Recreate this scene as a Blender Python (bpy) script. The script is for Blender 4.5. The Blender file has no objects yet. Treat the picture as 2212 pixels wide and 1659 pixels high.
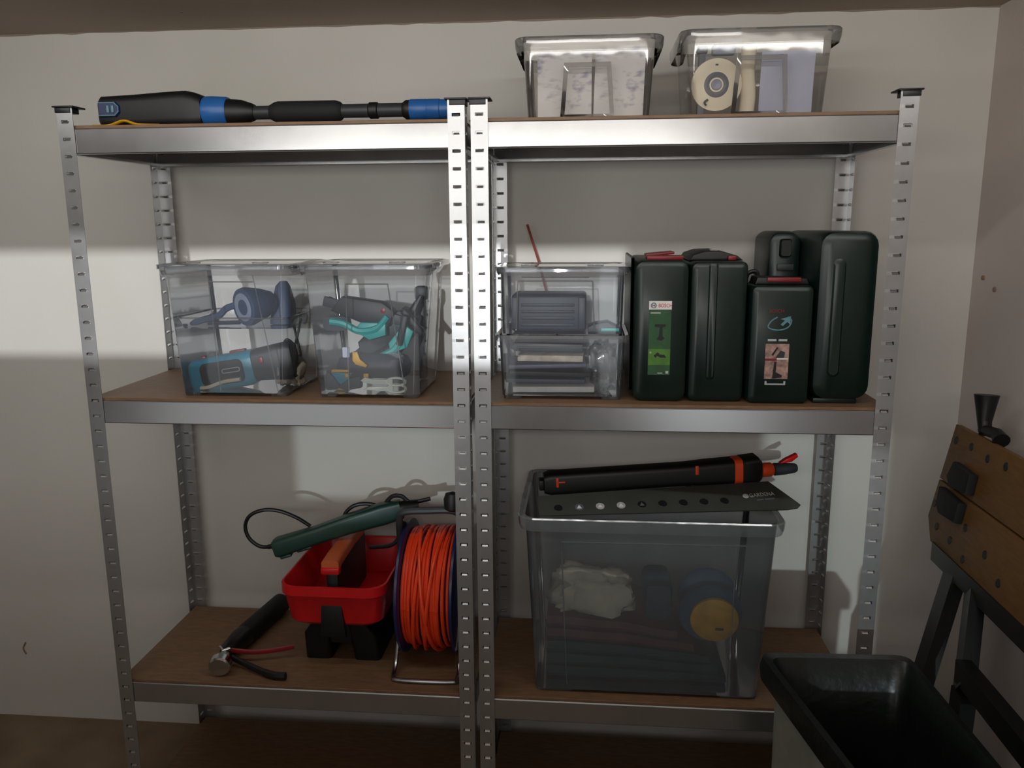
import bpy, bmesh, math, random
from mathutils import Matrix, Vector, noise
random.seed(4)
D = bpy.data
SC = bpy.context.scene
COL = SC.collection

# ------------------------------------------------------------------ camera
cam_data = D.cameras.new('camera')
cam = D.objects.new('camera', cam_data)
COL.objects.link(cam)
def look(yaw, pit, rol):
    f = Vector((math.sin(yaw)*math.cos(pit), math.cos(yaw)*math.cos(pit), math.sin(pit)))
    r = Vector((math.cos(yaw), -math.sin(yaw), 0)); u = r.cross(f)
    r2 = r*math.cos(rol)+u*math.sin(rol); u2 = -r*math.sin(rol)+u*math.cos(rol)
    return Matrix((r2, u2, -f)).transposed()
cam.matrix_world = Matrix.Translation((0.2522, -1.7653, 1.534)) @ look(-.0918, -.1936, -.0066).to_4x4()
cam_data.sensor_fit = 'HORIZONTAL'
cam_data.sensor_width = 36.0
cam_data.lens = 36.0*1760.44/2212
cam_data.clip_start = .02
SC.camera = cam

# ------------------------------------------------------------------ world, lights, exposure
w = D.worlds.new('world'); SC.world = w; w.use_nodes = True
w.node_tree.nodes['Background'].inputs[0].default_value = (.80, .90, 1, 1)
w.node_tree.nodes['Background'].inputs[1].default_value = .6
SC.view_settings.view_transform = 'Standard'
SC.view_settings.look = 'None'
SC.view_settings.gamma = 1
SC.view_settings.use_curve_mapping = False
SC.view_settings.exposure = 0.0
SC.cycles.transparent_max_bounces = 24
SC.cycles.max_bounces = 8
SC.cycles.caustics_reflective = True

def area(name, loc, rot, sx, sy, power, col):
    l = D.lights.new(name, 'AREA'); l.shape = 'RECTANGLE'; l.size = sx; l.size_y = sy
    l.energy = power; l.color = col
    o = D.objects.new(name, l); COL.objects.link(o); o.location = loc; o.rotation_euler = rot
    return o
SUN_X, SUN_Z = .045, -.123                      # drift of the low sun per metre towards the wall
s = D.lights.new('low_sun', 'SUN'); s.energy = 1.7; s.angle = math.radians(.75); s.color = (.93, .97, 1)
so = D.objects.new('low_sun', s); COL.objects.link(so); so.location = (-1, -6, 3)
so.rotation_euler = Vector((SUN_X, 1, SUN_Z)).to_track_quat('-Z', 'Y').to_euler()
# daylight in the long window of the rear wall
area('window_daylight', (-.30, -2.52, 1.74), (math.radians(114), 0, 0), 2.3, .25, 18, (1, .985, .955))
# long batten light under the ceiling, in front of and above the shelves
area('batten_light', (-.12, -.62, 2.008), (math.radians(48), 0, 0), 2.6, .05, 7.6, (1, .985, .955))
area('low_window_daylight', (-.50, -2.55, 1.25), (math.radians(90), 0, 0), .60, .24, 1.1, (.95, .98, 1))  # lamp added in the low opening, for reflections on the middle beams
area('side_window_daylight', (.765, -2.55, 1.04), (math.radians(90), 0, 0), .33, .66, 1.1, (.95, .98, 1))  # likewise an added lamp, glowing in the side opening
# added low lamps with no panes there, mirrored in the middle shelf beams
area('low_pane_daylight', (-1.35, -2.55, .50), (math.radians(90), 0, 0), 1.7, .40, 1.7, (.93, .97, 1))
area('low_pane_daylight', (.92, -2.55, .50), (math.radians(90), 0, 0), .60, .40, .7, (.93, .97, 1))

# ------------------------------------------------------------------ materials
def lin(h):
    if isinstance(h, str):
        c = [int(h[i:i+2], 16)/255 for i in (0, 2, 4)]
        return tuple(x/12.92 if x <= .04045 else ((x+.055)/1.055)**2.4 for x in c)+(1,)
    return tuple(h)+(1,) if len(h) == 3 else tuple(h)
def new_mat(name):
    m = D.materials.new(name); m.use_nodes = True
    nt = m.node_tree; nt.nodes.clear()
    return m, nt, nt.nodes.new('ShaderNodeOutputMaterial')
def N(nt, t, **kw):
    n = nt.nodes.new(t)
    for k, v in kw.items():
        if k in n.inputs: n.inputs[k].default_value = v
        else: setattr(n, k, v)
    return n
def plain(name, col, rough=.5, metal=0, var=.12, scale=14, bump=0, bscale=200, spec=.5, stretch=None):
    m, nt, out = new_mat(name); L = nt.links.new
    p = N(nt, 'ShaderNodeBsdfPrincipled', Roughness=rough, Metallic=metal)
    p.inputs['Specular IOR Level'].default_value = spec
    tc = N(nt, 'ShaderNodeTexCoord'); src = tc.outputs['Object']
    if stretch:
        mp = N(nt, 'ShaderNodeMapping'); mp.inputs['Scale'].default_value = stretch
        L(src, mp.inputs[0]); src = mp.outputs[0]
    nz = N(nt, 'ShaderNodeTexNoise', Scale=scale, Detail=4.0); L(src, nz.inputs['Vector'])
    c = lin(col)
    r = N(nt, 'ShaderNodeValToRGB')
    r.color_ramp.elements[0].position = .3; r.color_ramp.elements[1].position = .7
    r.color_ramp.elements[0].color = tuple(x*(1-var) for x in c[:3])+(1,)
    r.color_ramp.elements[1].color = tuple(min(1, x*(1+var)) for x in c[:3])+(1,)
    L(nz.outputs['Fac'], r.inputs[0]); L(r.outputs[0], p.inputs['Base Color'])
    if bump:
        b = N(nt, 'ShaderNodeBump', Strength=bump, Distance=.002)
        n2 = N(nt, 'ShaderNodeTexNoise', Scale=bscale, Detail=3.0); L(src, n2.inputs['Vector'])
        L(n2.outputs['Fac'], b.inputs['Height']); L(b.outputs[0], p.inputs['Normal'])
    L(p.outputs[0], out.inputs[0])
    return m
def galvanised(name, r0=.29, r1=.39):
    m, nt, out = new_mat(name); L = nt.links.new
    p = N(nt, 'ShaderNodeBsdfPrincipled', Metallic=.86)
    tc = N(nt, 'ShaderNodeTexCoord')
    vo = N(nt, 'ShaderNodeTexVoronoi', Scale=95.0); L(tc.outputs['Object'], vo.inputs['Vector'])
    nz = N(nt, 'ShaderNodeTexNoise', Scale=9.0, Detail=5.0); L(tc.outputs['Object'], nz.inputs['Vector'])
    mx = N(nt, 'ShaderNodeMix', data_type='FLOAT'); mx.inputs[0].default_value = .85
    L(vo.outputs['Color'], mx.inputs[2]); L(nz.outputs['Fac'], mx.inputs[3])
    cr = N(nt, 'ShaderNodeMapRange'); cr.inputs['To Min'].default_value = .41; cr.inputs['To Max'].default_value = .54
    L(mx.outputs[0], cr.inputs[0])
    cc = N(nt, 'ShaderNodeCombineColor'); L(cr.outputs[0], cc.inputs[0]); L(cr.outputs[0], cc.inputs[1]); L(cr.outputs[0], cc.inputs[2])
    L(cc.outputs[0], p.inputs['Base Color'])
    rr = N(nt, 'ShaderNodeMapRange'); rr.inputs['To Min'].default_value = r0; rr.inputs['To Max'].default_value = r1
    L(mx.outputs[0], rr.inputs[0]); L(rr.outputs[0], p.inputs['Roughness'])
    L(p.outputs[0], out.inputs[0])
    return m
def clear(name, tint=(.95, .955, .96), haze=.07, rough=.06, refl=1.6, hcol=(.8, .8, .8)):
    """thin moulded plastic: passes light, mirrors at grazing angles, slightly milky"""
    m, nt, out = new_mat(name); L = nt.links.new
    t = N(nt, 'ShaderNodeBsdfTransparent', Color=lin(tint))
    d = N(nt, 'ShaderNodeBsdfDiffuse', Color=lin(hcol)); tl = N(nt, 'ShaderNodeBsdfTranslucent', Color=lin(hcol))
    a = N(nt, 'ShaderNodeMixShader'); a.inputs[0].default_value = .5
    L(d.outputs[0], a.inputs[1]); L(tl.outputs[0], a.inputs[2])
    tc = N(nt, 'ShaderNodeTexCoord'); nz = N(nt, 'ShaderNodeTexNoise', Scale=16.0, Detail=4.0); L(tc.outputs['Object'], nz.inputs['Vector'])
    mr = N(nt, 'ShaderNodeMapRange'); mr.inputs['To Min'].default_value = haze*.75; mr.inputs['To Max'].default_value = haze*1.25
    L(nz.outputs['Fac'], mr.inputs[0])
    b = N(nt, 'ShaderNodeMixShader'); L(mr.outputs[0], b.inputs[0]); L(t.outputs[0], b.inputs[1]); L(a.outputs[0], b.inputs[2])
    g = N(nt, 'ShaderNodeBsdfGlossy', Roughness=rough)
    fr = N(nt, 'ShaderNodeFresnel', IOR=1.5)
    mu = N(nt, 'ShaderNodeMath', operation='MULTIPLY', use_clamp=True); mu.inputs[1].default_value = refl; L(fr.outputs[0], mu.inputs[0])
    bp = N(nt, 'ShaderNodeBump', Strength=.09, Distance=.003); n2 = N(nt, 'ShaderNodeTexNoise', Scale=22.0, Detail=1.0)
    L(tc.outputs['Object'], n2.inputs['Vector']); L(n2.outputs['Fac'], bp.inputs['Height']); L(bp.outputs[0], g.inputs['Normal'])
    c = N(nt, 'ShaderNodeMixShader'); L(mu.outputs[0], c.inputs[0]); L(b.outputs[0], c.inputs[1]); L(g.outputs[0], c.inputs[2])
    L(c.outputs[0], out.inputs[0])
    return m
def wall_mat(name, col, var=.07):
    m, nt, out = new_mat(name); L = nt.links.new
    p = N(nt, 'ShaderNodeBsdfPrincipled', Roughness=.85)
    tc = N(nt, 'ShaderNodeTexCoord')
    n1 = N(nt, 'ShaderNodeTexNoise', Scale=2.2, Detail=6.0); n2 = N(nt, 'ShaderNodeTexNoise', Scale=55.0, Detail=4.0)
    n3 = N(nt, 'ShaderNodeTexVoronoi', Scale=4.0)
    for n in (n1, n2, n3): L(tc.outputs['Object'], n.inputs['Vector'])
    c = lin(col); r = N(nt, 'ShaderNodeValToRGB')
    r.color_ramp.elements[0].position = .3; r.color_ramp.elements[1].position = .7
    r.color_ramp.elements[0].color = (c[0]*(1-var), c[1]*(1-var), c[2]*(1-var*1.4), 1)
    r.color_ramp.elements[1].color = c
    L(n1.outputs['Fac'], r.inputs[0])
    # small scattered specks of dirt
    sp = N(nt, 'ShaderNodeMath', operation='LESS_THAN'); sp.inputs[1].default_value = .012; L(n3.outputs['Distance'], sp.inputs[0])
    mx = N(nt, 'ShaderNodeMix', data_type='RGBA'); L(sp.outputs[0], mx.inputs[0]); L(r.outputs[0], mx.inputs[6]); mx.inputs[7].default_value = lin('5c5048')
    L(mx.outputs[2], p.inputs['Base Color'])
    b = N(nt, 'ShaderNodeBump', Strength=.18, Distance=.003); L(n2.outputs['Fac'], b.inputs['Height']); L(b.outputs[0], p.inputs['Normal'])
    L(p.outputs[0], out.inputs[0])
    return m
def print_mat(name, base, ink, sx=40, sz=90, thr=.55):
    """paper with soft lines of print"""
    m, nt, out = new_mat(name); L = nt.links.new
    p = N(nt, 'ShaderNodeBsdfPrincipled', Roughness=.6)
    tc = N(nt, 'ShaderNodeTexCoord'); mp = N(nt, 'ShaderNodeMapping'); mp.inputs['Scale'].default_value = (sx, 1, sz)
    L(tc.outputs['Object'], mp.inputs[0])
    n1 = N(nt, 'ShaderNodeTexNoise', Scale=1.0, Detail=2.0); L(mp.outputs[0], n1.inputs['Vector'])
    n2 = N(nt, 'ShaderNodeTexNoise', Scale=14.0, Detail=1.0); L(tc.outputs['Object'], n2.inputs['Vector'])
    ml = N(nt, 'ShaderNodeMath', operation='MULTIPLY'); L(n1.outputs['Fac'], ml.inputs[0]); L(n2.outputs['Fac'], ml.inputs[1])
    r = N(nt, 'ShaderNodeValToRGB')
    r.color_ramp.elements[0].position = thr*.46; r.color_ramp.elements[1].position = thr*.75
    r.color_ramp.elements[0].color = lin(base); r.color_ramp.elements[1].color = lin(ink)
    L(ml.outputs[0], r.inputs[0]); L(r.outputs[0], p.inputs['Base Color']); L(p.outputs[0], out.inputs[0])
    return m
M = dict(
    wall=wall_mat('white_plaster', 'd1cdc7'), wall_r=wall_mat('side_plaster', 'c9bdb7'),
    ceil=wall_mat('ceiling_concrete', 'a99a8c', .15),
    floor=plain('garage_floor', '7d6a54', .8, var=.25, scale=6, bump=.3, bscale=90),
    galv=galvanised('galvanised_steel'), galv2=galvanised('galvanised_beam', .20, .27),
    board=plain('brown_hardboard', '775a40', .55, var=.16, scale=30, stretch=(1, 4, 4)),
    cap=plain('black_plastic', '17171a', .4),
    black=plain('matte_black', '0a0b0c', .5), black2=plain('soft_black_rubber', '0f1012', .75, bump=.3, bscale=400),
    dkgrey=plain('dark_grey_plastic', '2b2d30', .5), navy=plain('navy_plastic', '171c2c', .5),
    blue=plain('blue_plastic', '235c9c', .38), dkblue=plain('dark_blue_plastic', '18234f', .35),
    slate=plain('slate_blue', '3a4a66', .55), paleslate=plain('pale_slate', '8c94a8', .5),
    teal=plain('teal_plastic', '11809a', .38), teal2=plain('green_teal', '1d9a94', .4),
    yellow=plain('yellow_plastic', 'e0a820', .45), mustard=plain('mustard_lid', 'e6ac08', .45, var=.2, scale=30),
    red=plain('red_plastic', 'c3161b', .32), dkred=plain('dark_red', '7c171b', .4),
    orange=plain('orange_cable', 'e8421a', .4), orange2=plain('orange_plastic', 'd8471c', .4),
    copper=plain('worn_orange_grip', 'b4562c', .45),
    green=plain('dark_green_case', '0a1d18', .34, var=.1), green2=plain('green_tool', '15372f', .42),
    lime=plain('lime_label', '44711f', .5, var=.3, scale=40), limedk=plain('green_label', '1f4c24', .5, var=.2, scale=40),
    white=plain('white_print', 'dcdcd8', .5), cream=plain('cream_paper', 'e8dcc4', .6), chrome=plain('chrome', 'c8ccd0', .16, 1, var=.05),
    steel=plain('steel_tube', 'b8bcc0', .25, 1), silver=plain('silver_wrench', 'e4eade', .4, .15),
    paper=print_mat('printed_leaflet', 'dcd8d8', '8a86a0'), paper2=plain('pale_blue_sheet', 'b4b8cc', .5, var=.05),
    paper3=print_mat('folded_manual', 'd8d4d0', '9a9088', 20, 60),
    grey=plain('grey_disc', '565a66', .5), beige=plain('beige_rag', 'a89c8a', .8, var=.3, scale=40, bump=.6, bscale=80),
    bag=clear('plastic_bag', haze=.25, rough=.15, refl=2.5),
    clear=clear('clear_plastic', tint=(.95, .96, .97), haze=.10, hcol=(.74, .79, .88)), clear_top=clear('clear_plastic_warm', tint=(.90, .89, .87), haze=.06),  # bluish haze of clear stands in for window light reflected on the boxes
    rim=clear('plastic_rim', tint=(.75, .75, .76), haze=.16), rim_top=clear('plastic_rim_warm', tint=(.72, .70, .68), haze=.2),
    milky=clear('milky_plastic', tint=(.84, .87, .9), haze=.22, hcol=(.50, .56, .60)), milky_rim=clear('milky_rim', tint=(.66, .70, .72), haze=.34, hcol=(.58, .63, .66)),
    linen=plain('off_white_cloth', 'cfc6b0', .85, var=.15, bump=.8, bscale=60), maroon=plain('maroon_mat', '6a3a3c', .7, var=.2),
    deepteal=plain('deep_teal_mat', '24404c', .7, var=.2), dullblue=plain('dull_blue', '3c5870', .5),
    wood=plain('bench_board', '6a4a22', .6, var=.15, scale=25, stretch=(6, 1, 6)),
    liner=plain('dark_green_liner', '141a17', .32, var=.3, bump=1.0, bscale=26), binbody=plain('pale_grey_bin', '8e9086', .6),
    enamel=plain('black_enamel', '101214', .35), rod=plain('red_brown_rod', '8e3a2e', .5), card=plain('charcoal_card', '3a3c38', .55),
    print=plain('grey_print', 'a8aaa6', .6), skin=plain('tan_print', 'a08074', .6, var=.5, scale=90), tealprint=plain('teal_print', '5e8a92', .5),
    mark=plain('scuff', '8a6a5a', .8),
)

# ------------------------------------------------------------------ mesh helpers
class B:
    def __init__(s, mat4=None):
        s.bm = bmesh.new(); s.M = mat4 or Matrix()
    def v(s, p): return s.bm.verts.new(s.M @ Vector(p))
    def face(s, vs):
        try: return s.bm.faces.new(vs)
        except ValueError: return None
    def quad(s, *pts): return s.face([s.v(p) for p in pts])
    def box(s, x0, x1, y0, y1, z0, z1, bev=0, seg=2):
        vs = [s.v((x, y, z)) for z in (z0, z1) for y in (y0, y1) for x in (x0, x1)]
        fs = [s.face([vs[i] for i in q]) for q in ((0, 2, 3, 1), (4, 5, 7, 6), (0, 1, 5, 4), (2, 6, 7, 3), (0, 4, 6, 2), (1, 3, 7, 5))]
        if bev:
            es = list({e for f in fs for e in f.edges})
            bmesh.ops.bevel(s.bm, geom=es, offset=bev, segments=seg, affect='EDGES', profile=.5)
        return s
    def loft(s, rings, cap0=True, cap1=True, closed=True):
        R = [[s.v(p) for p in r] for r in rings]; n = len(R[0])
        for a, b in zip(R, R[1:]):
            for i in range(n if closed else n-1):
                j = (i+1) % n; s.face([a[i], a[j], b[j], b[i]])
        if cap0: s.face(list(reversed(R[0])))
        if cap1: s.face(R[-1])
        return s
    def tube(s, pts, r, n=10, cap=True, flat=1.0):
        P = [Vector(p) for p in pts]; rs = r if isinstance(r, (list, tuple)) else [r]*len(P)
        rings = []; up = None
        for i, p in enumerate(P):
            t = (P[min(i+1, len(P)-1)]-P[max(i-1, 0)]).normalized()
            if up is None:
                a = Vector((0, 0, 1)) if abs(t.z) < .9 else Vector((1, 0, 0)); up = (a-t*a.dot(t)).normalized()
            else: up = (up-t*up.dot(t)).normalized()
            sd = t.cross(up)
            rings.append([p+up*math.cos(k*2*math.pi/n)*rs[i]+sd*math.sin(k*2*math.pi/n)*rs[i]*flat for k in range(n)])
        return s.loft(rings, cap, cap)
    def lathe(s, prof, o, ax, n=20):
        o = Vector(o); ax = Vector(ax).normalized()
        a = Vector((0, 0, 1)) if abs(ax.z) < .9 else Vector((1, 0, 0))
        u = (a-ax*a.dot(ax)).normalized(); v = ax.cross(u)
        return s.loft([[o+ax*t+u*math.cos(k*2*math.pi/n)*max(r, 1e-4)+v*math.sin(k*2*math.pi/n)*max(r, 1e-4) for k in range(n)] for t, r in prof])
    def prism(s, poly, fn, w0, w1, bev=0):
        """poly in (u,v), extruded from w0 to w1; fn(u,v,w) -> xyz"""
        a = [s.v(fn(u, v, w0)) for u, v in poly]; b = [s.v(fn(u, v, w1)) for u, v in poly]; n = len(poly)
        fs = [s.face(list(reversed(a))), s.face(b)]+[s.face([a[i], a[(i+1) % n], b[(i+1) % n], b[i]]) for i in range(n)]
        if bev:
            es = list({e for f in fs[:2] if f for e in f.edges})
            bmesh.ops.bevel(s.bm, geom=es, offset=bev, segments=2, affect='EDGES', profile=.5)
        return s
def XZ(u, v, w): return (u, w, v)          # drawn facing the camera, thickness along y
def smooth(pts, k=6):
    P = [Vector(p) for p in pts]; out = []
    for i in range(len(P)-1):
        a, b, c, d = P[max(i-1, 0)], P[i], P[i+1], P[min(i+2, len(P)-1)]
        for j in range(k):
            t = j/k
            out.append(.5*((2*b)+(c-a)*t+(2*a-5*b+4*c-d)*t*t+(3*b-a-3*c+d)*t**3))
    return out+[P[-1]]
def rr(x0, x1, y0, y1, r, z, n=5):
    pts = []
    for cx, cy, a in ((x1-r, y1-r, 0), (x0+r, y1-r, 90), (x0+r, y0+r, 180), (x1-r, y0+r, 270)):
        for k in range(n+1):
            t = math.radians(a+90*k/n); pts.append((cx+r*math.cos(t), cy+r*math.sin(t), z))
    return pts
def rry(x0, x1, z0, z1, r, y, n=4): return [(p[0], y, p[1]) for p in rr(x0, x1, z0, z1, r, 0, n)]
def rrx(y0, y1, z0, z1, r, x, n=4): return [(x, p[0], p[1]) for p in rr(y0, y1, z0, z1, r, 0, n)]
def tag(o, label=None, cat=None, group=None, kind=None):
    for k, v in (('label', label), ('category', cat), ('group', group), ('kind', kind)):
        if v: o[k] = v
    return o
def thing(name, label, cat, base=(0, 0, 0), group=None):
    o = D.objects.new(name, None); COL.objects.link(o); o.location = base; o.empty_display_size = .05
    return tag(o, label, cat, group)
def top(o):
    while o.parent: o = o.parent
    return o
def obj(name, b, mat, parent=None, label=None, solid=0, angle=35, base=None, flat=False):
    bm = b.bm
    bmesh.ops.remove_doubles(bm, verts=bm.verts, dist=1e-6)
    bmesh.ops.recalc_face_normals(bm, faces=bm.faces)
    off = Vector(base) if base else (top(parent).location.copy() if parent else Vector((0, 0, 0)))
    if off.length: bmesh.ops.translate(bm, verts=bm.verts, vec=-off)
    me = D.meshes.new(name); bm.to_mesh(me); bm.free()
    me.materials.append(M[mat] if isinstance(mat, str) else mat)
    for p in me.polygons: p.use_smooth = not flat
    if not flat: me.set_sharp_from_angle(angle=math.radians(angle))
    o = D.objects.new(name, me); COL.objects.link(o)
    if parent: o.parent = parent
    elif base: o.location = base
    if solid:
        md = o.modifiers.new('thickness', 'SOLIDIFY'); md.thickness = solid; md.offset = 0
    if label: o['label'] = label
    return o
def text(body, size, x, y, z, mat, parent, name='lettering', depth=.0006, rot=0, squash=1.0):
    """flat raised lettering facing the camera, left-bottom corner at x,y,z"""
    cu = D.curves.new('t', 'FONT'); cu.body = body; cu.size = size; cu.extrude = depth/2
    t = D.objects.new('t', cu); COL.objects.link(t)
    bpy.context.view_layer.update()
    me = D.meshes.new_from_object(t.evaluated_get(bpy.context.evaluated_depsgraph_get()))
    D.objects.remove(t); D.curves.remove(cu)
    mt = Matrix.Translation(Vector((x, y, z))-top(parent).location) @ Matrix.Rotation(rot, 4, 'Y') @ Matrix.Rotation(math.radians(90), 4, 'X') @ Matrix.Diagonal((squash, 1, 1, 1))
    me.transform(mt); me.name = name; me.materials.clear(); me.materials.append(M[mat])
    o = D.objects.new(name, me); COL.objects.link(o); o.parent = parent
    return o

# ------------------------------------------------------------------ setting
WY, WX, CZ = .443, 1.24, 2.044           # back wall, right wall, ceiling
XL, YR, T = -3.2, -2.6, .12
def struct(name, b, mat, parent=None):
    o = obj(name, b, mat, parent); 
    if not parent: o['kind'] = 'structure'
    return o
def grid_xz(b, xs, zs, y, fn=lambda i, j: 0):
    V = [[b.v((x, y, z)) for z in zs] for x in xs]
    for i in range(len(xs)-1):
        for j in range(len(zs)-1): b.face([V[i][j], V[i+1][j], V[i+1][j+1], V[i][j+1]])
b = B(); b.box(XL-T, WX+T, WY, WY+T, -T, CZ+T); wall_back = struct('wall_back', b, 'wall')
b = B(); b.box(WX, WX+T, YR-T, WY, -T, CZ+T); wall_right = struct('wall_right', b, 'wall_r')
b = B(); b.box(XL-T, XL, YR-T, WY, -T, CZ+T); struct('wall_left', b, 'wall')
b = B(); b.box(XL, WX, YR, WY, -T, 0); struct('floor', b, 'floor')
# ceiling whose plaster edge runs a little uneven along the wall
b = B(); b.box(XL, WX, YR, WY, CZ, CZ+T); ceiling = struct('ceiling', b, 'ceil')
b = B(); pts = []
x = XL
while x < WX: pts.append(x); x += .045
pts.append(WX)
ring = [[(x, WY-.006-.004*random.random(), CZ+.002), (x, WY+.002, CZ+.002), (x, WY+.002, CZ-.0015-.0045*random.random())] for x in pts]
b.loft(ring); obj('ragged_plaster_edge', b, 'ceil', ceiling)
b = B(); b.box(-1.47, 1.17, -.66, -.59, 2.018, CZ, .004); obj('batten_housing', b, 'white', ceiling)
# rear wall behind the camera with openings shaped to throw the low sun's patches
OP = [(-1.95, .22, 1.545, 1.845), (-.72, -.20, 1.13, 1.375), (.60, .93, .70, 1.375)]
b = B()
xs = sorted({XL, WX}|{o[0] for o in OP}|{o[1] for o in OP}); zs = sorted({0, CZ}|{o[2] for o in OP}|{o[3] for o in OP})
for i in range(len(xs)-1):
    for j in range(len(zs)-1):
        cx, cz = (xs[i]+xs[i+1])/2, (zs[j]+zs[j+1])/2
        if any(o[0] < cx < o[1] and o[2] < cz < o[3] for o in OP): continue
        b.box(xs[i], xs[i+1], YR-.04, YR, zs[j], zs[j+1])
struct('wall_rear', b, 'wall_r')
M['pane'] = clear('dusty_pane', tint=(.66, .70, .70), haze=.03, rough=.02)
for n_, o_ in ((2, OP[1]), (3, OP[2])):        # tinted panes added to dim the sun in the two lower openings
    b = B(); b.box(o_[0]-.01, o_[1]+.01, YR-.024, YR-.020, o_[2]-.01, o_[3]+.01); struct('window_%d' % n_, b, 'pane')
b = B(); b.box(-1.3, WX, YR, -1.86, 1.41, 1.452); struct('trim_1', b, 'wall_r')      # unseen ledge added to keep window light off the lower shelves
for px, py, pz in ((WX, .382, 1.395), (WX, .318, 1.371)):
    b = B(); b.lathe([(0, .006), (.004, .006), (.005, .003)], (px, py, pz), (-1, 0, 0), 10); obj('wall_plug', b, 'mark', wall_right)
b = B(); b.tube(smooth([(-1.49, WY-.0015, .255), (-1.50, WY-.0015, .235), (-1.493, WY-.0015, .215)]), .0025, 6); obj('scuff_mark', b, 'mark', wall_back)

# ------------------------------------------------------------------ shelving units
ZK = [1.7455, 1.1348, .4123, .045]
HP, PW, PITCH, DEP = 1.79, .036, .0367, .41
def flange(b, o, du, dn):
    """punched steel strip from o, PW wide along du, outward normal dn"""
    o = Vector(o); du = Vector(du); dn = Vector(dn)
    P = lambda u, z, d=0: o+du*u+dn*d+Vector((0, 0, z))
    a0, a1 = .009, .027; hh = .0034
    zc = [HP-.030-PITCH*k for k in range(int((HP-.05)/PITCH))]
    last = HP
    for z in zc:
        b.quad(P(0, z+hh), P(PW, z+hh), P(PW, last), P(0, last))
        b.quad(P(0, z-hh), P(a0, z-hh), P(a0, z+hh), P(0, z+hh)); b.quad(P(a1, z-hh), P(PW, z-hh), P(PW, z+hh), P(a1, z+hh))
        t0, t1 = a0+.0028, a1-.0028
        b.quad(P(t0, z-hh, .0006), P(t1, z-hh, .0006), P(t1, z+hh*.35, -.0036), P(t0, z+hh*.35, -.0036))
        last = z-hh
    b.quad(P(0, 0), P(PW, 0), P(PW, last), P(0, last))
def shelving(x0, x1, label, levels=4):
    u = thing('metal_shelving_unit', label, 'shelf', ((x0+x1)/2, DEP/2, 0), 'galvanised shelving units')
    for sx, xo in ((1, x0), (-1, x1)):
        for sy, yo in ((1, 0), (-1, DEP)):
            b = B()
            flange(b, (xo, yo, 0), (sx, 0, 0), (0, -sy, 0)); flange(b, (xo, yo, 0), (0, sy, 0), (-sx, 0, 0))
            p = obj('post', b, 'galv', u, solid=.0011, flat=True)
            b = B(); e = .0065; cxa, cxb = sorted((xo-sx*e, xo+sx*(PW+e*.9))); cya, cyb = sorted((yo-sy*e, yo+sy*(PW+e*.9)))
            g = .0012
            if xo == x0 and x0 > 0: cxa = max(cxa, g)
            if xo == x1 and x1 < 0: cxb = min(cxb, -g)
            if sy < 0: cyb = min(cyb, WY-.002)
            b.box(cxa, cxb, cya, cyb, HP, HP+.0035, .001)
            ix = sorted((xo-sx*.0028, xo+sx*(PW-.004))); iy = sorted((yo-sy*.0028, yo+sy*(PW-.004)))
            b.box(ix[0], ix[1], iy[0], iy[1], HP-.011, HP, .001)
            obj('post_cap', b, 'cap', p)
    th = .0013
    for zk in ZK[:levels]:
        def beam(name, o, du, dn, ln, ):
            o = Vector(o); du = Vector(du); dn = Vector(dn)
            prof = [(-.016, -.053+.006), (-.016, -.053), (-.002, -.053), (0, -.051), (0, -.002), (-.002, 0), (-.012, 0), (-.012, -.008)]
            bb = B(); bb.loft([[o+du*t+dn*n+Vector((0, 0, z)) for n, z in prof] for t in (0, ln)], False, False, False)
            obj(name, bb, 'galv2', u, solid=.0011, flat=True)
        xa, xb = x0+.004, x1-.004
        beam('shelf_beam', (xa, .0028, zk), (1, 0, 0), (0, -1, 0), xb-xa); beam('shelf_beam', (xa, DEP-.0028, zk), (1, 0, 0), (0, 1, 0), xb-xa)
        beam('shelf_beam', (x0+.0028, .02, zk), (0, 1, 0), (-1, 0, 0), DEP-.04); beam('shelf_beam', (x1-.0028, .02, zk), (0, 1, 0), (1, 0, 0), DEP-.04)
        b = B(); b.box(x0+.0045, x1-.0045, .0062, DEP-.0062, zk+.0007, zk+.0072, .0006, 1); obj('shelf_board', b, 'board', u)
    return u
shelving(-.9065, -.0065, 'silver galvanised shelving unit on the left holding the orange cable reel')
shelving(.0065, .9065, 'silver galvanised shelving unit on the right holding the green tool cases')
b = B(); b.tube(smooth([(-.020, .012, 1.700), (-.004, .05, 1.697), (.010, .075, 1.690), (.035, .09, 1.672), (.046, .10, 1.664)]), .0018, 6)
tag(obj('cable_tie', b, 'white', base=(0, .05, 1.67)), 'thin white cable tie between the two middle posts', 'cable tie')
S1, S2, S3, S4 = [z+.0073 for z in ZK]

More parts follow.
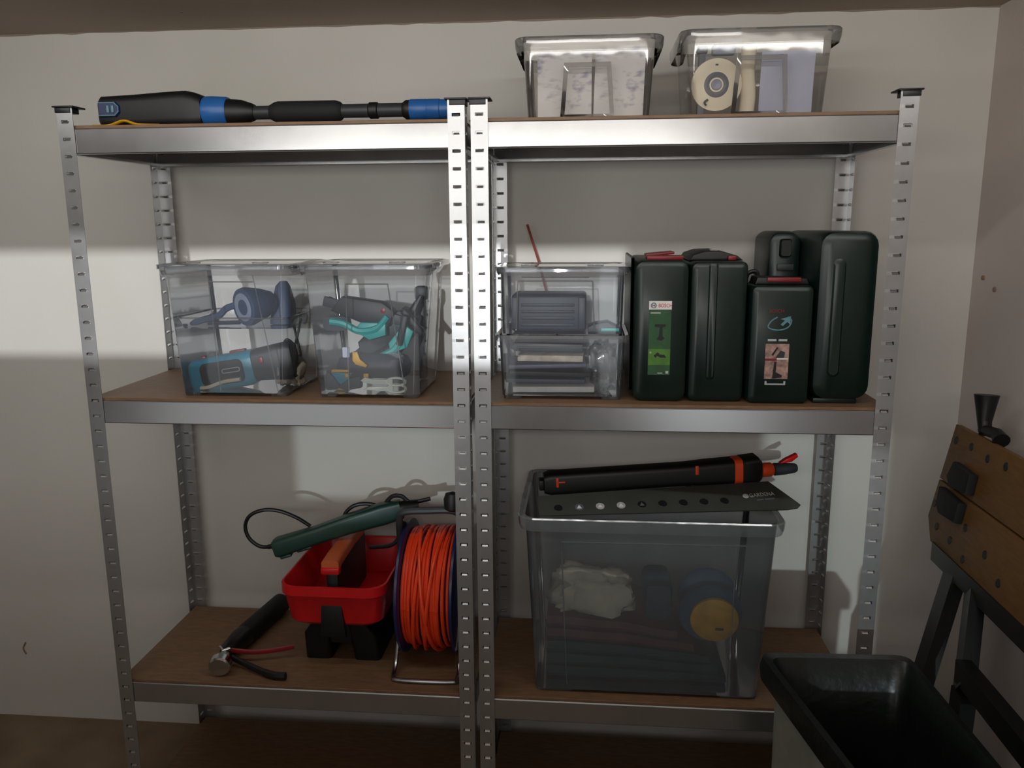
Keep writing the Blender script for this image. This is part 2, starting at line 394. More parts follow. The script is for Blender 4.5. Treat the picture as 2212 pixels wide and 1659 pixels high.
# ------------------------------------------------------------------ clear boxes
def container(label, x0, x1, y0, y1, z0, z1, tx, ty, mat='clear', rim='rim', lid=False, lip=.012, feet=True, frame=None, ribs=None, r=.025, group=None, name='clear_storage_box', drop=.02):
    """x0..x1,y0..y1 the rim's outside; bottom is inset by tx,ty"""
    t = thing(name, label, 'storage box', ((x0+x1)/2, (y0+y1)/2, z0), group)
    f = .008 if feet else .001
    wx0, wx1, wy0, wy1 = x0+lip, x1-lip, y0+lip*.8, y1-lip*.8
    H = z1-z0; lv = []
    for k in range(6):
        s = k/5; q = 1-s
        lv.append(rr(wx0+(tx-lip)*q, wx1-(tx-lip)*q, wy0+(ty-lip)*q, wy1-(ty-lip)*q, r*(.75+.25*s), z0+f+(H-f)*s))
    b = B(); b.loft(lv, True, False); body = obj('box_wall', b, mat, t)
    b = B()    # rolled rim with a skirt
    e = .0025
    b.loft([rr(wx0-.0005, wx1+.0005, wy0-.0005, wy1+.0005, r, z1-.006), rr(wx0, wx1, wy0, wy1, r, z1),
            rr(x0+e, x1-e, y0+e, y1-e, r+.006, z1+.002), rr(x0, x1, y0, y1, r+.008, z1-.001),
            rr(x0+.001, x1-.001, y0+.001, y1-.001, r+.008, z1-drop*.6), rr(x0+.004, x1-.004, y0+.004, y1-.004, r+.006, z1-drop)], False, False)
    obj('rim', b, rim, t)
    bx0, bx1, by0, by1 = x0+tx, x1-tx, y0+ty, y1-ty
    if feet:
        fw, fd = (bx1-bx0)*.17, (by1-by0)*.2
        for ax, bx_ in ((bx0+.004, bx0+fw), (bx1-fw, bx1-.004)):
            for ay, by_ in ((by0+.003, by0+fd), (by1-fd, by1-.003)):
                bb = B(); bb.loft([rr(ax, bx_, ay, by_, .006, z0+.0005, 3), rr(ax-.001, bx_+.001, ay-.001, by_+.001, .006, z0+f-.0008, 3)]); obj('foot', bb, rim, t)
    yf = lambda z: by0+(wy0-by0)*((z-z0)/H)       # the sloping front face
    if frame:
        fx0, fx1, fz0, fz1, fw = frame; bb = B(); tp = .008
        o = [(fx0-tp, fz0), (fx0, fz1), (fx1, fz1), (fx1+tp, fz0)]; i = [(fx1+tp-fw, fz0+fw*.6), (fx1-fw, fz1-fw), (fx0+fw, fz1-fw), (fx0-tp+fw, fz0+fw*.6)]
        def strip(p, q):
            f0 = lambda u, d: (u[0], yf(u[1])-d, u[1])
            bb.loft([[f0(u, .0006), f0(u, .005), f0(v, .005), f0(v, .0006)] for u, v in zip(p, q)])
        strip(o, list(reversed(i))); strip([o[3], o[0]], [i[0], i[3]])
        obj('front_recess', bb, rim, t)
    if ribs:
        for (ua, za), (ub, zb) in ribs:
            bb = B(); bb.tube([(ua, yf(za)-.0006, za), (ub, yf(zb)-.0006, zb)], .0016, 6); obj('moulded_rib', bb, rim, t)
    if lid:
        bb = B(); q = .004
        bb.loft([rr(x0-q, x1+q, y0-q, y1+q, r+.01, z1-.006), rr(x0-q, x1+q, y0-q, y1+q, r+.01, z1+.0045), rr(x0+.004, x1-.004, y0+.004, y1-.004, r+.006, z1+.006),
                 rr(x0+.014, x1-.014, y0+.012, y1-.012, r, z1+.0035), rr(x0+.04, x1-.04, y0+.035, y1-.035, r*.8, z1+.0040)], False, True)
        lo = obj('lid', bb, mat, t)
        for cx in ((x0*.75+x1*.25), (x0*.25+x1*.75)):
            bb = B(); bb.box(cx-.018, cx+.018, y0+.02, y0+.034, z1+.0065, z1+.010, .0015); obj('lid_catch', bb, rim, lo)
    return t

# top shelf, right: two open boxes
container('clear open box of printed leaflets on the top shelf', .094, .408, .035, .30, S1, 1.916, .028, .02, 'clear_top', 'rim_top', lip=.017, feet=False, frame=(.200, .298, S1+.004, 1.866, .009), drop=.026)
container('clear open box with a paper disc, top shelf, nearest the corner', .438, .768, .035, .30, S1, 1.922, .030, .02, 'clear_top', 'rim_top', lip=.017, feet=False, frame=(.556, .656, S1+.004, 1.872, .009), drop=.026)
def sheet(name, label, mat, x0, x1, z0, z1, y, lean=.0, th=.0012, cat='paper', group=None, skew=0, curl=.006):
    b = B(); n = 8; rg = []
    for k in range(n+1):
        s_ = k/n; zz = z0+(z1-z0)*s_; yy = y+lean*s_+curl*math.sin(s_*math.pi); dx = skew*s_
        rg.append([(x0+dx, yy, zz), (x1+dx, yy+.002, zz), (x1+dx, yy+.002+th, zz), (x0+dx, yy+th, zz)])
    b.loft(rg)
    return tag(obj(name, b, mat, base=((x0+x1)/2, y, z0)), label, cat, group)
z = S1+.003
sheet('leaflet', 'printed leaflet pressed against the front of the left top box', 'paper', .142, .258, z, 1.892, .083, lean=-.012, th=.002)
sheet('leaflet', 'second printed leaflet at the right in the left top box', 'paper', .262, .368, z, 1.902, .085, lean=-.014, th=.002, skew=.004)
sheet('folded_manual', 'folded paper manual behind the leaflets in the left top box', 'paper3', .150, .355, z, 1.885, .125, lean=.02, th=.006)
# disc, roll and sheet in the second box
t = thing('paper_disc', 'cream paper disc with grey hub in the right top box', 'disc', (.522, .10, S1))
b = B(); b.lathe([(0, .030), (0, .053), (.012, .0545), (.022, .053), (.022, .030)], (.522, .088, 1.822), (0, 1, .06), 36); obj('disc_ring', b, 'cream', t)
b = B(); b.lathe([(0, .012), (-.003, .020), (0, .029), (.018, .029)], (.522, .089, 1.822), (0, 1, .06), 30); obj('hub', b, 'grey', t)
b = B(); b.lathe([(0, .001), (-.004, .010), (0, .0115)], (.522, .088, 1.822), (0, 1, .06), 24); obj('hub_cap', b, 'paleslate', t)
b = B(); b.tube(smooth([(.505, .086, 1.792), (.498, .085, 1.786), (.502, .085, 1.780)]), .0022, 6); obj('printed_mark', b, 'black', t)
b = B(); b.tube([(.518, .086, 1.862), (.524, .086, 1.862)], .002, 6); obj('printed_mark', b, 'black', t)
b = B(); b.tube(smooth([(.588, .105, z), (.592, .105, 1.80), (.588, .105, 1.85), (.590, .105, 1.90)]), [.016]*19, 16, flat=.8); tag(obj('paper_roll', b, 'cream', base=(.59, .105, z)), 'upright cream paper roll beside the disc in the right top box', 'roll')
sheet('blue_sheet', 'pale blue sheet standing in the right half of the top box', 'paper2', .612, .722, z, 1.885, .09, lean=-.012, th=.004, curl=.002)
b = B(); b.box(.480, .502, .088, .112, 1.886, 1.902, .004); b.box(.484, .498, .092, .108, 1.755, 1.886, .002); tag(obj('grey_clip', b, 'grey', base=(.491, .1, S1+.003)), 'small grey plastic fitting at the left end of the right top box', 'fitting')
b = B(); b.box(.512, .560, .092, .118, 1.884, 1.904, .004); tag(obj('grey_clip', b, 'paleslate', base=(.536, .105, 1.884)), 'grey block above the paper disc in the right top box', 'fitting')

# middle shelf, left: two lidded boxes
L1 = container('clear lidded box holding the teal power tool', -.729, -.406, .018, .300, S2, 1.444, .034, .022, lid=True, ribs=[((-.605, 1.425), (-.600, 1.155)), ((-.500, 1.425), (-.462, 1.155)), ((-.605, 1.410), (-.500, 1.410))])
L2 = container('clear lidded box stuffed with clamps beside the middle post', -.398, -.094, .018, .300, S2, 1.444, .034, .022, lid=True, ribs=[((-.286, 1.405), (-.292, 1.155)), ((-.190, 1.405), (-.160, 1.155)), ((-.286, 1.405), (-.190, 1.405))])
E1 = S2+.0105
def rag(name, label, mat, c, rx, ry, rz, seed, cat='cloth', n=28, amp=.25):
    """crumpled soft thing resting on c"""
    b = B(); rg = []; o = Vector((seed*3.7, seed*1.3, 0)); m_ = 16
    for i in range(1, m_):
        th_ = math.pi*i/m_; ring_ = []
        for k in range(n):
            a = 2*math.pi*k/n; d = Vector((math.sin(th_)*math.cos(a), math.sin(th_)*math.sin(a), -math.cos(th_)))
            q = 1+amp*1.6*noise.noise(d*1.7+o)+amp*.9*noise.noise(d*4.5+o)+amp*.35*noise.noise(d*11+o)
            sq = Vector((math.copysign(abs(d.x)**.7, d.x), math.copysign(abs(d.y)**.7, d.y), math.copysign(abs(d.z)**.6, d.z)))
            ring_.append((c[0]+rx*sq.x*q, c[1]+ry*sq.y*q, max(c[2], c[2]+rz+rz*sq.z*q)))
        rg.append(ring_)
    b.loft(rg)
    return tag(obj(name, b, mat, base=tuple(c), angle=70), label, cat)

# insert tray with a work lamp
t = thing('insert_tray', 'clear insert tray in the left box carrying the work lamp', 'tray', (-.575, .15, 1.29))
b = B(); b.loft([rr(-.694, -.440, .055, .262, .02, 1.299), rr(-.702, -.432, .047, .268, .02, 1.325)], True, False); obj('tray_wall', b, 'clear', t)
b = B(); b.tube([(*p[:2], 1.325) for p in rr(-.702, -.432, .047, .268, .02, 0)]+[(-.432, .25, 1.325)], .0018, 6); obj('tray_rim', b, 'rim', t)
t = thing('work_lamp', 'slate blue work lamp lying in the insert tray', 'lamp', (-.52, .13, 1.30))
b = B(); b.lathe([(-.002, .040), (.0, .044), (.012, .046), (.05, .036), (.075, .026), (.08, .0)], (-.548, .078, 1.347), (.55, .8, .1), 28); obj('lamp_head', b, 'slate', t)
b = B(); b.lathe([(0, .001), (-.003, .030), (0, .039)], (-.548, .0778, 1.347), (.55, .8, .1), 28); obj('lens', b, 'paleslate', t)
b = B(); b.loft([rr(-.512, -.460, .13, .20, .015, 1.301), rr(-.508, -.462, .14, .20, .015, 1.35), rr(-.500, -.470, .15, .19, .012, 1.39), rr(-.49, -.476, .16, .18, .005, 1.402)]); obj('lamp_stand', b, 'slate', t)
t = thing('folded_pliers', 'dark folding tool at the left end of the insert tray', 'tool', (-.64, .1, 1.30))
b = B(); b.tube(smooth([(-.692, .10, 1.305), (-.655, .10, 1.316), (-.620, .10, 1.325), (-.600, .10, 1.342), (-.575, .10, 1.350)]), [.003, .005, .007, .008, .008, .008]+[.008]*19, 8); obj('handle', b, 'slate', t)
b = B(); b.tube([(-.650, .105, 1.306), (-.572, .11, 1.308)], .005, 8); obj('handle', b, 'navy', t)

# the teal corded tool
t = thing('power_tool', 'teal and black corded power tool lying in the left box', 'power tool', (-.58, .11, E1))
ax = Matrix.Translation((-.594, .105, 1.196)) @ Matrix.Rotation(math.radians(-9), 4, 'Y')
b = B(ax); b.loft([rrx(-.030, .030, -.036, .030, .020, -.100), rrx(-.036, .036, -.046, .036, .022, -.090), rrx(-.036, .036, -.046, .038, .022, -.03), rrx(-.036, .036, -.044, .040, .022, .045), rrx(-.033, .033, -.038, .040, .02, .060)]); obj('tool_body', b, 'teal', t)
b = B(ax); b.loft([rrx(-.031, .031, -.036, .040, .018, .0605), rrx(-.029, .029, -.040, .043, .018, .10), rrx(-.027, .027, -.046, .046, .016, .145), rrx(-.024, .024, -.040, .040, .014, .155)]); obj('rear_grip', b, 'black', t)
b = B(ax); b.loft([rry(-.068, .040, -.030, .026, .014, -.0365), rry(-.066, .038, -.028, .024, .013, -.041)]); pn = obj('side_panel', b, 'black2', t)
b = B(ax); b.loft([rry(-.012, .034, -.004, .008, .0055, -.0412), rry(-.012, .034, -.004, .008, .0055, -.0424)]); obj('badge', b, 'print', pn)
b = B(ax); b.loft([rry(-.0095, .0315, -.0015, .0055, .003, -.0425), rry(-.0095, .0315, -.0015, .0055, .003, -.0428)]); obj('badge_face', b, 'black', pn)
b = B(ax); b.box(.078, .090, -.034, -.026, .004, .022, .003); obj('switch', b, 'dkred', t)
b = B(ax); b.loft([rr(-.060, -.030, -.012, .012, .01, .036), rr(-.054, -.034, -.008, .008, .007, .047)]); obj('dial', b, 'dkgrey', t)
b = B(ax); b.box(-.074, -.060, -.01, .01, .034, .042, .003); obj('red_slider', b, 'dkred', t)
b = B(ax); b.box(.0, .04, -.008, .008, .038, .0445, .003); obj('red_slider', b, 'dkred', t)
b = B(); b.tube(smooth([(q[0]-.013, q[1]-.01, q[2]) for q in ((-.446, .12, 1.20), (-.432, .14, 1.26), (-.425, .16, 1.31), (-.433, .17, 1.325), (-.442, .16, 1.30), (-.430, .15, 1.25), (-.424, .14, 1.225), (-.440, .12, 1.235), (-.452, .11, 1.25), (-.440, .10, 1.27), (-.427, .11, 1.255), (-.425, .12, 1.22), (-.435, .10, 1.19))]), .0032, 7); obj('power_cord', b, 'black', t)
rag('cleaning_rag', 'crumpled beige rag under the cord in the left box', 'beige', (-.462, .14, E1), .028, .05, .034, 3)
b = B(); b.tube(smooth([(-.660, .07, E1+.003), (-.64, .066, E1+.006), (-.60, .064, E1+.020), (-.56, .064, E1+.026)]), .005, 8, flat=2); tag(obj('paper_strip', b, 'cream', base=(-.61, .066, E1)), 'narrow pale paper strip under the teal power tool', 'paper')

# clamps and tools in the second box
def bar_clamp(label, c, ang, tilt, ln, col='teal2'):
    m = Matrix.Translation(c) @ Matrix.Rotation(math.radians(tilt), 4, 'Z') @ Matrix.Rotation(math.radians(-ang), 4, 'Y')
    m = m @ Matrix.Scale(1.28, 4)
    t = thing('quick_clamp', label, 'clamp', (c[0], c[1], c[2]), 'teal quick clamps in the box')
    b = B(m); b.box(-ln/2, ln/2, -.004, .004, -.009, .009, .002); obj('bar', b, 'dkgrey', t)
    b = B(m); b.prism([(-.06, -.012), (-.045, .018), (.03, .026), (.055, .014), (.05, -.014), (.0, -.02)], XZ, -.016, .016, .004); obj('jaw_housing', b, 'black', t)
    b = B(m); b.tube(smooth([(.045, -.018, .004), (.030, -.02, -.022), (.0, -.02, -.034), (-.030, -.02, -.028), (-.055, -.02, -.030)]), [.006]*6+[.007]*10+[.0065]*9, 8); obj('trigger', b, col, t)
    b = B(m); b.prism([(.0, -.018), (.045, -.008), (.05, -.03), (.022, -.046), (-.01, -.036)], XZ, -.022, -.008, .004); obj('lever', b, col, t)
    b = B(m); b.box(ln/2-.012, ln/2, -.010, .010, -.045, .012, .004); obj('fixed_jaw', b, 'black', t)
    b = B(m); b.lathe([(0, .004), (.001, .005), (.002, .001)], (.035, -.0165, .012), (0, -1, 0), 10); obj('rivet', b, 'dkred', t)
    return t
bar_clamp('teal triggered clamp lying uppermost in the right lidded box', (-.262, .098, 1.336), -14, 0, .16)
bar_clamp('second teal clamp tilted upwards to the right in the lidded box', (-.226, .122, 1.280), 38, 4, .125)
t = thing('angled_tool', 'dark grey tool body propped steeply in the right of the clamp box', 'tool', (-.16, .14, E1))
m = Matrix.Translation((-.195, .190, 1.288)) @ Matrix.Rotation(math.radians(-56), 4, 'Y')
b = B(m); b.loft([rrx(-.018, .018, -.016, .016, .008, -.13), rrx(-.024, .024, -.028, .026, .012, -.09), rrx(-.026, .026, -.034, .034, .014, .0), rrx(-.022, .022, -.024, .024, .01, .045)]); obj('tool_body', b, 'navy', t)
b = B(m); b.tube([(.045, 0, 0), (.090, .0, .004)], [.012, .006], 10); obj('nozzle', b, 'black', t)
t = thing('spare_handle', 'thin black handle poking up at the left of the clamp box', 'handle', (-.33, .13, 1.3))
b = B(); b.tube([(-.300, .12, 1.340), (-.355, .12, 1.366)], [.0065, .004], 8); obj('rod', b, 'black', t)
b = B(); b.loft([rry(-.362, -.300, 1.292, 1.325, .015, .085), rry(-.362, -.300, 1.292, 1.325, .015, .11)]); obj('grip', b, 'navy', t)
t = thing('black_pouch', 'black padded pouch with a yellow clip in the clamp box', 'pouch', (-.27, .10, E1))
b = B(); b.loft([rr(-.330, -.170, .07, .17, .03, 1.183), rr(-.338, -.165, .066, .175, .035, 1.205), rr(-.330, -.172, .07, .16, .03, 1.226), rr(-.30, -.20, .08, .14, .02, 1.238)]); obj('pouch_body', b, 'navy', t)
b = B(); b.prism([(-.286, 1.246), (-.274, 1.246), (-.270, 1.228), (-.252, 1.216), (-.256, 1.210), (-.280, 1.217), (-.287, 1.226)], XZ, .058, .064, .001); obj('yellow_clip', b, 'yellow', t)
b = B(); b.box(-.306, -.297, .056, .066, 1.186, 1.196, .002); b.box(-.262, -.250, .056, .066, 1.186, 1.196, .002); obj('yellow_tab', b, 'yellow', t)
t = thing('spring_clamp', 'black and teal spring clamp in the corner of the clamp box', 'clamp', (-.335, .07, E1))
b = B(); b.prism([(-.358, 1.163), (-.352, 1.200), (-.334, 1.186), (-.322, 1.166), (-.330, 1.156), (-.352, 1.154)], XZ, .062, .086, .003); obj('jaw', b, 'navy', t)
b = B(); b.prism([(-.330, 1.160), (-.305, 1.154), (-.272, 1.160), (-.270, 1.190), (-.300, 1.182)], XZ, .062, .086, .003); obj('jaw', b, 'navy', t)
b = B(); b.prism([(-.344, 1.197), (-.288, 1.196), (-.304, 1.180), (-.312, 1.160), (-.326, 1.172)], XZ, .066, .082, .002); obj('pivot', b, 'teal', t)
b = B(); b.box(-.340, -.298, .064, .072, 1.197, 1.203, .001); obj('yellow_tab', b, 'yellow', t)
b = B(); b.box(-.342, -.312, .075, .105, E1, E1+.012, .002); tag(obj('yellow_wedge', b, 'yellow', base=(-.327, .09, E1)), 'small orange yellow wedge on the floor of the clamp box', 'wedge')
def wrench(label, z0_, y_, x0_, x1_, tip):
    t = thing('ring_spanner', label, 'spanner', ((x0_+x1_)/2, y_, z0_), 'silver spanners in the clamp box')
    b = B(); b.prism([(x0_, z0_+tip), (x0_+.012, z0_+tip+.008), (x0_+.03, z0_+.004), (x1_-.02, z0_+.006), (x1_-.02, z0_-.006), (x0_+.03, z0_-.007), (x0_+.006, z0_-.002)], XZ, y_, y_+.005, .001); obj('shank', b, 'silver', t)
    b = B(); P = []
    for k in range(20):
        a = 2*math.pi*k/20; P.append((x1_-.012+.022*math.cos(a), y_+.002, z0_+.009*math.sin(a)))
    b.tube(P+[P[0]], .0032, 6, cap=False); obj('ring_end', b, 'silver', t)
wrench('upper silver ring spanner standing on edge in the clamp box', E1+.026, .050, -.268, -.172, .002)
wrench('lower silver ring spanner on the floor of the clamp box', E1+.0095, .052, -.262, -.172, -.004)
t = thing('clear_tape_roll', 'small clear tape roll behind the spanners', 'tape', (-.195, .09, E1))
b = B(); b.lathe([(0, .016), (0, .024), (.018, .024), (.018, .016), (0, .016)], (-.198, .085, 1.218), (.1, 1, .1), 20); obj('tape', b, 'bag', t)
b = B(); b.loft([rry(-.312, -.296, 1.232, 1.256, .002, .066), rry(-.312, -.296, 1.232, 1.256, .002, .070)]); tag(obj('white_tag', b, 'paper2', base=(-.304, .068, 1.232)), 'small pale tag at the left of the pouch in the clamp box', 'tag')
b = B(); b.box(-.172, -.142, .222, .258, 1.35, 1.385, .006); b.box(-.166, -.148, .225, .255, E1, 1.35, .004); tag(obj('black_bracket', b, 'dkgrey', base=(-.135, .15, E1)), 'dark bracket standing at the right wall of the clamp box', 'bracket')

# middle shelf, right: two stacked small boxes
lower = container('lower clear box of flat packs in the stack of two', .046, .349, .035, .27, S2, 1.288, .016, .016, lid=False, lip=.010, ribs=[((.10, 1.262), (.10, 1.24)), ((.10, 1.262), (.255, 1.262))], r=.018, drop=.014)
upper = container('upper clear box holding the navy case in the stack of two', .050, .345, .04, .265, 1.2905, 1.436, .014, .014, lid=True, lip=.010, feet=False, ribs=[((.10, 1.41), (.095, 1.30)), ((.265, 1.41), (.27, 1.30)), ((.10, 1.41), (.265, 1.41)), ((.108, 1.418), (.257, 1.418))], r=.018, drop=.014)
t = thing('small_case', 'navy plastic case with ridged front in the upper stacked box', 'case', (.165, .12, 1.293))
b = B(); b.box(.082, .252, .075, .19, 1.2935, 1.378, .008, 3); cs = obj('case_body', b, 'navy', t)
for k in range(4):
    b = B(); b.box(.105, .225, .072, .0758, 1.306+.015*k, 1.313+.015*k, .001); obj('ridge', b, 'navy', cs)
for xx in (.083, .234):
    b = B(); b.box(xx, xx+.016, .071, .0758, 1.30, 1.372, .002); obj('corner_guard', b, 'navy', cs)
t = thing('teal_case', 'dark tool with a teal strip beside the navy case', 'tool', (.29, .10, 1.293))
b = B(); b.prism([(.256, 1.2935), (.328, 1.2935), (.328, 1.302), (.30, 1.316), (.27, 1.312), (.256, 1.304)], XZ, .075, .13, .003); obj('tool_body', b, 'dkgrey', t)
b = B(); b.box(.285, .326, .070, .075, 1.296, 1.303, .001); obj('teal_strip', b, 'teal2', t)
fz = S2+.0095
for i, (a, c, h, mt, dy, lb) in enumerate(((.088, .276, .016, 'white', .0, 'white flat pack lying lowest in the lower stacked box'), (.070, .252, .012, 'grey', .004, 'grey flat pack second from the bottom of the lower stacked box'),
        (.076, .262, .013, 'dkgrey', .0, 'dark flat pack third from the bottom of the lower stacked box'), (.072, .250, .012, 'grey', .006, 'grey flat pack fourth from the bottom of the lower stacked box'),
        (.098, .248, .017, 'beige', .002, 'beige flat pack near the top of the lower stacked box'), (.086, .245, .022, 'dkgrey', .008, 'dark flat pack uppermost in the lower stacked box'))):
    b = B(Matrix.Translation(((a+c)/2, .14+dy, fz)) @ Matrix.Rotation(math.radians((i % 3-1)*1.2), 4, 'Y') @ Matrix.Rotation(math.radians((i*37 % 7)-3), 4, 'Z'))
    b.box(-(c-a)/2, (c-a)/2, -.07, .07, .0025, h, .002); fz += h+.0045
    o = tag(obj('flat_pack', b, mt, base=((a+c)/2, .14, fz-h)), lb, 'package', 'flat packs in the stacked box')
rag('plastic_bag', 'crinkled clear plastic bag at the right in the lower stacked box', 'bag', (.290, .12, S2+.011), .026, .05, .055, 8, 'bag', amp=.3)
b = B(); b.tube([(.0945, .415, 1.533), (.128, .405, 1.429), (.20, .385, S2+.004)], .0032, 8); tag(obj('thin_rod', b, 'rod', base=(.15, .40, S2)), 'thin red brown rod leaning behind the stacked clear boxes', 'rod')

# green tool cases
def case_shell(b, x0, x1, y0, y1, z0, z1, r, front=.012):
    b.loft([rry(x0+front, x1-front, z0+front, z1-front, max(r-front*.5, .004), y0), rry(x0+.003, x1-.003, z0+.003, z1-.003, r, y0+front*.5), rry(x0, x1, z0, z1, r, y0+front*1.3),
            rry(x0, x1, z0, z1, r, y1-front), rry(x0+front*.6, x1-front*.6, z0+front*.6, z1-front*.6, r, y1)])
# 1: with the lime label
t = thing('tool_case', 'dark green tool case with a lime green label and red latch', 'tool case', (.417, .2, S2), 'dark green tool cases')
b = B(); case_shell(b, .356, .4745, .036, .36, S2, 1.456, .02); cb = obj('case_body', b, 'green', t)
b = B(); case_shell(b, .349, .357, .06, .35, S2+.02, 1.462, .004, .003); obj('lid_edge', b, 'green', t)
b = B(); b.box(.383, .462, .06, .11, 1.4555, 1.464, .002); obj('latch', b, 'dkred', t)
b = B(Matrix.Translation((.415, .13, 1.463)) @ Matrix.Rotation(math.radians(-5), 4, 'Y')); b.box(-.03, .033, -.02, .05, 0, .006, .002); obj('latch', b, 'dkred', t)
YF = .0358
b = B(); b.box(.389, .437, YF-.0012, YF+.0005, 1.204, 1.348); lb = obj('product_label', b, 'limedk', t, label='lime green product label')
b = B(); b.box(.3885, .4375, YF-.0016, YF+.0005, 1.349, 1.3675); obj('maker_strip', b, 'white', t)
text('BOSCH', .0115, .4085, YF-.0019, 1.3542, 'red', t, squash=.80)
b = B(); P = [(.3985+.0055*math.cos(k*math.pi/10), YF-.0021, 1.358+.0055*math.sin(k*math.pi/10)) for k in range(20)]; b.tube(P+[P[0]], .0008, 5, cap=False); b.box(.3955, .4015, YF-.0025, YF-.0017, 1.3572, 1.3588); b.box(.3955, .3965, YF-.0025, YF-.0017, 1.3545, 1.3615); b.box(.4005, .4015, YF-.0025, YF-.0017, 1.3545, 1.3615); obj('round_emblem', b, 'grey', t)
b = B(); b.box(.389, .437, YF-.0017, YF-.0011, 1.226, 1.262); obj('label_band', b, 'lime', lb)
b = B(); b.box(.392, .414, YF-.0018, YF-.0011, 1.340, 1.343); obj('printed_line', b, 'print', lb)
b = B(); b.prism([(.402, 1.317), (.425, 1.317), (.425, 1.311), (.419, 1.310), (.419, 1.290), (.424, 1.286), (.417, 1.280), (.406, 1.284), (.411, 1.290), (.413, 1.310), (.402, 1.311)], XZ, YF-.0018, YF-.0011); obj('printed_tool', b, 'black', lb)
b = B(); b.prism([(.401, 1.247), (.410, 1.255), (.414, 1.250), (.424, 1.249), (.429, 1.243), (.415, 1.243), (.409, 1.247), (.405, 1.242)], XZ, YF-.0023, YF-.0016); obj('printed_tool', b, 'black', lb)
b = B(); b.box(.392, .396, YF-.0023, YF-.0016, 1.252, 1.256); b.box(.428, .434, YF-.0018, YF-.0011, 1.207, 1.213); b.box(.410, .421, YF-.0018, YF-.0011, 1.207, 1.209); obj('printed_line', b, 'print', lb)
# 2: plain, bulging top
t = thing('tool_case', 'plain dark green tool case without a label, second in the row', 'tool case', (.54, .2, S2), 'dark green tool cases')
b = B(); case_shell(b, .4775, .6005, .04, .36, S2, 1.452, .014); obj('case_body', b, 'green', t)
b = B(); b.loft([rry(.515, .535, S2+.05, 1.45, .008, .0405), rry(.518, .532, S2+.055, 1.445, .006, .037)]); obj('front_ridge', b, 'green', t)
b = B(); b.prism([(.480, 1.4518), (.488, 1.464), (.512, 1.472), (.548, 1.473), (.585, 1.462), (.598, 1.4518)], XZ, .10, .30, .004); hd = obj('carry_handle', b, 'black', t)
b = B(); b.box(.528, .556, .12, .14, 1.473, 1.4755, .001); obj('handle_print', b, 'print', hd)
b = B(); b.box(.562, .580, .085, .0995, 1.4525, 1.463, .003); obj('latch', b, 'dkred', t)
# 3: short one with picture label
t = thing('tool_case', 'short dark green tool case with picture stickers and red latch', 'tool case', (.67, .11, S2), 'dark green tool cases')
b = B(); case_shell(b, .606, .7385, .028, .186, S2, 1.402, .012); obj('case_body', b, 'green', t)
b = B(); b.prism([(.615, 1.4018), (.62, 1.418), (.725, 1.416), (.73, 1.4018)], XZ, .05, .12, .004); hd = obj('carry_handle', b, 'black', t)
b = B(); b.box(.640, .712, .044, .0495, 1.408, 1.418, .0025); obj('latch', b, 'dkred', hd)
b = B(); b.tube(smooth([(.612, .14, 1.402), (.617, .14, 1.421), (.635, .14, 1.424), (.642, .14, 1.402)]), .005, 8); obj('hinge_loop', b, 'black', t)
YF = .0278
b = B(); b.box(.640, .690, YF-.0012, YF+.0005, 1.199, 1.276); pl = obj('picture_sticker', b, 'skin', t, label='two small tan pictures')
b = B(); b.box(.640, .665, YF-.0018, YF-.001, 1.239, 1.244); obj('red_stripe', b, 'dkred', pl)
b = B(); b.box(.665, .689, YF-.0018, YF-.001, 1.242, 1.245); obj('white_stripe', b, 'white', pl)
b = B(); b.prism([(.653, 1.252), (.664, 1.269), (.667, 1.268), (.657, 1.250)], XZ, YF-.0018, YF-.001); obj('printed_tool', b, 'black', pl)
b = B(); b.prism([(.662, 1.246), (.672, 1.262), (.682, 1.258), (.680, 1.246)], XZ, YF-.0018, YF-.001); obj('printed_tool', b, 'dkgrey', pl)
b = B(); b.prism([(.657, 1.200), (.660, 1.237), (.665, 1.237), (.664, 1.214), (.678, 1.207), (.677, 1.203), (.663, 1.200)], XZ, YF-.0018, YF-.001); obj('printed_tool', b, 'black', pl)
b = B(); b.box(.644, .662, YF-.001, YF+.0005, 1.282, 1.2865); b.box(.667, .685, YF-.001, YF+.0005, 1.282, 1.2865); obj('printed_line', b, 'print', t)
b = B(); b.box(.642, .686, YF-.001, YF+.0005, 1.1855, 1.1885); b.box(.642, .646, YF-.001, YF+.0005, 1.1885, 1.194); b.box(.682, .686, YF-.001, YF+.0005, 1.1885, 1.194); obj('printed_line', b, 'print', t)
b = B(); b.tube(smooth([(.662, YF-.0005, 1.334), (.650, YF-.0005, 1.326), (.643, YF-.0005, 1.314), (.650, YF-.0005, 1.308), (.668, YF-.0005, 1.306), (.685, YF-.0005, 1.312), (.692, YF-.0005, 1.326), (.684, YF-.0005, 1.335)]), [.0015]*43, 6); obj('round_arrow_emblem', b, 'tealprint', t)
b = B(); b.prism([(.668, 1.330), (.690, 1.336), (.689, 1.318), (.683, 1.324), (.674, 1.315), (.669, 1.318), (.678, 1.327)], XZ, YF-.001, YF+.0003); obj('emblem_arrow', b, 'tealprint', t)
text('BOSCH', .010, .644, YF-.0004, 1.344, 'dkred', t, squash=.95)
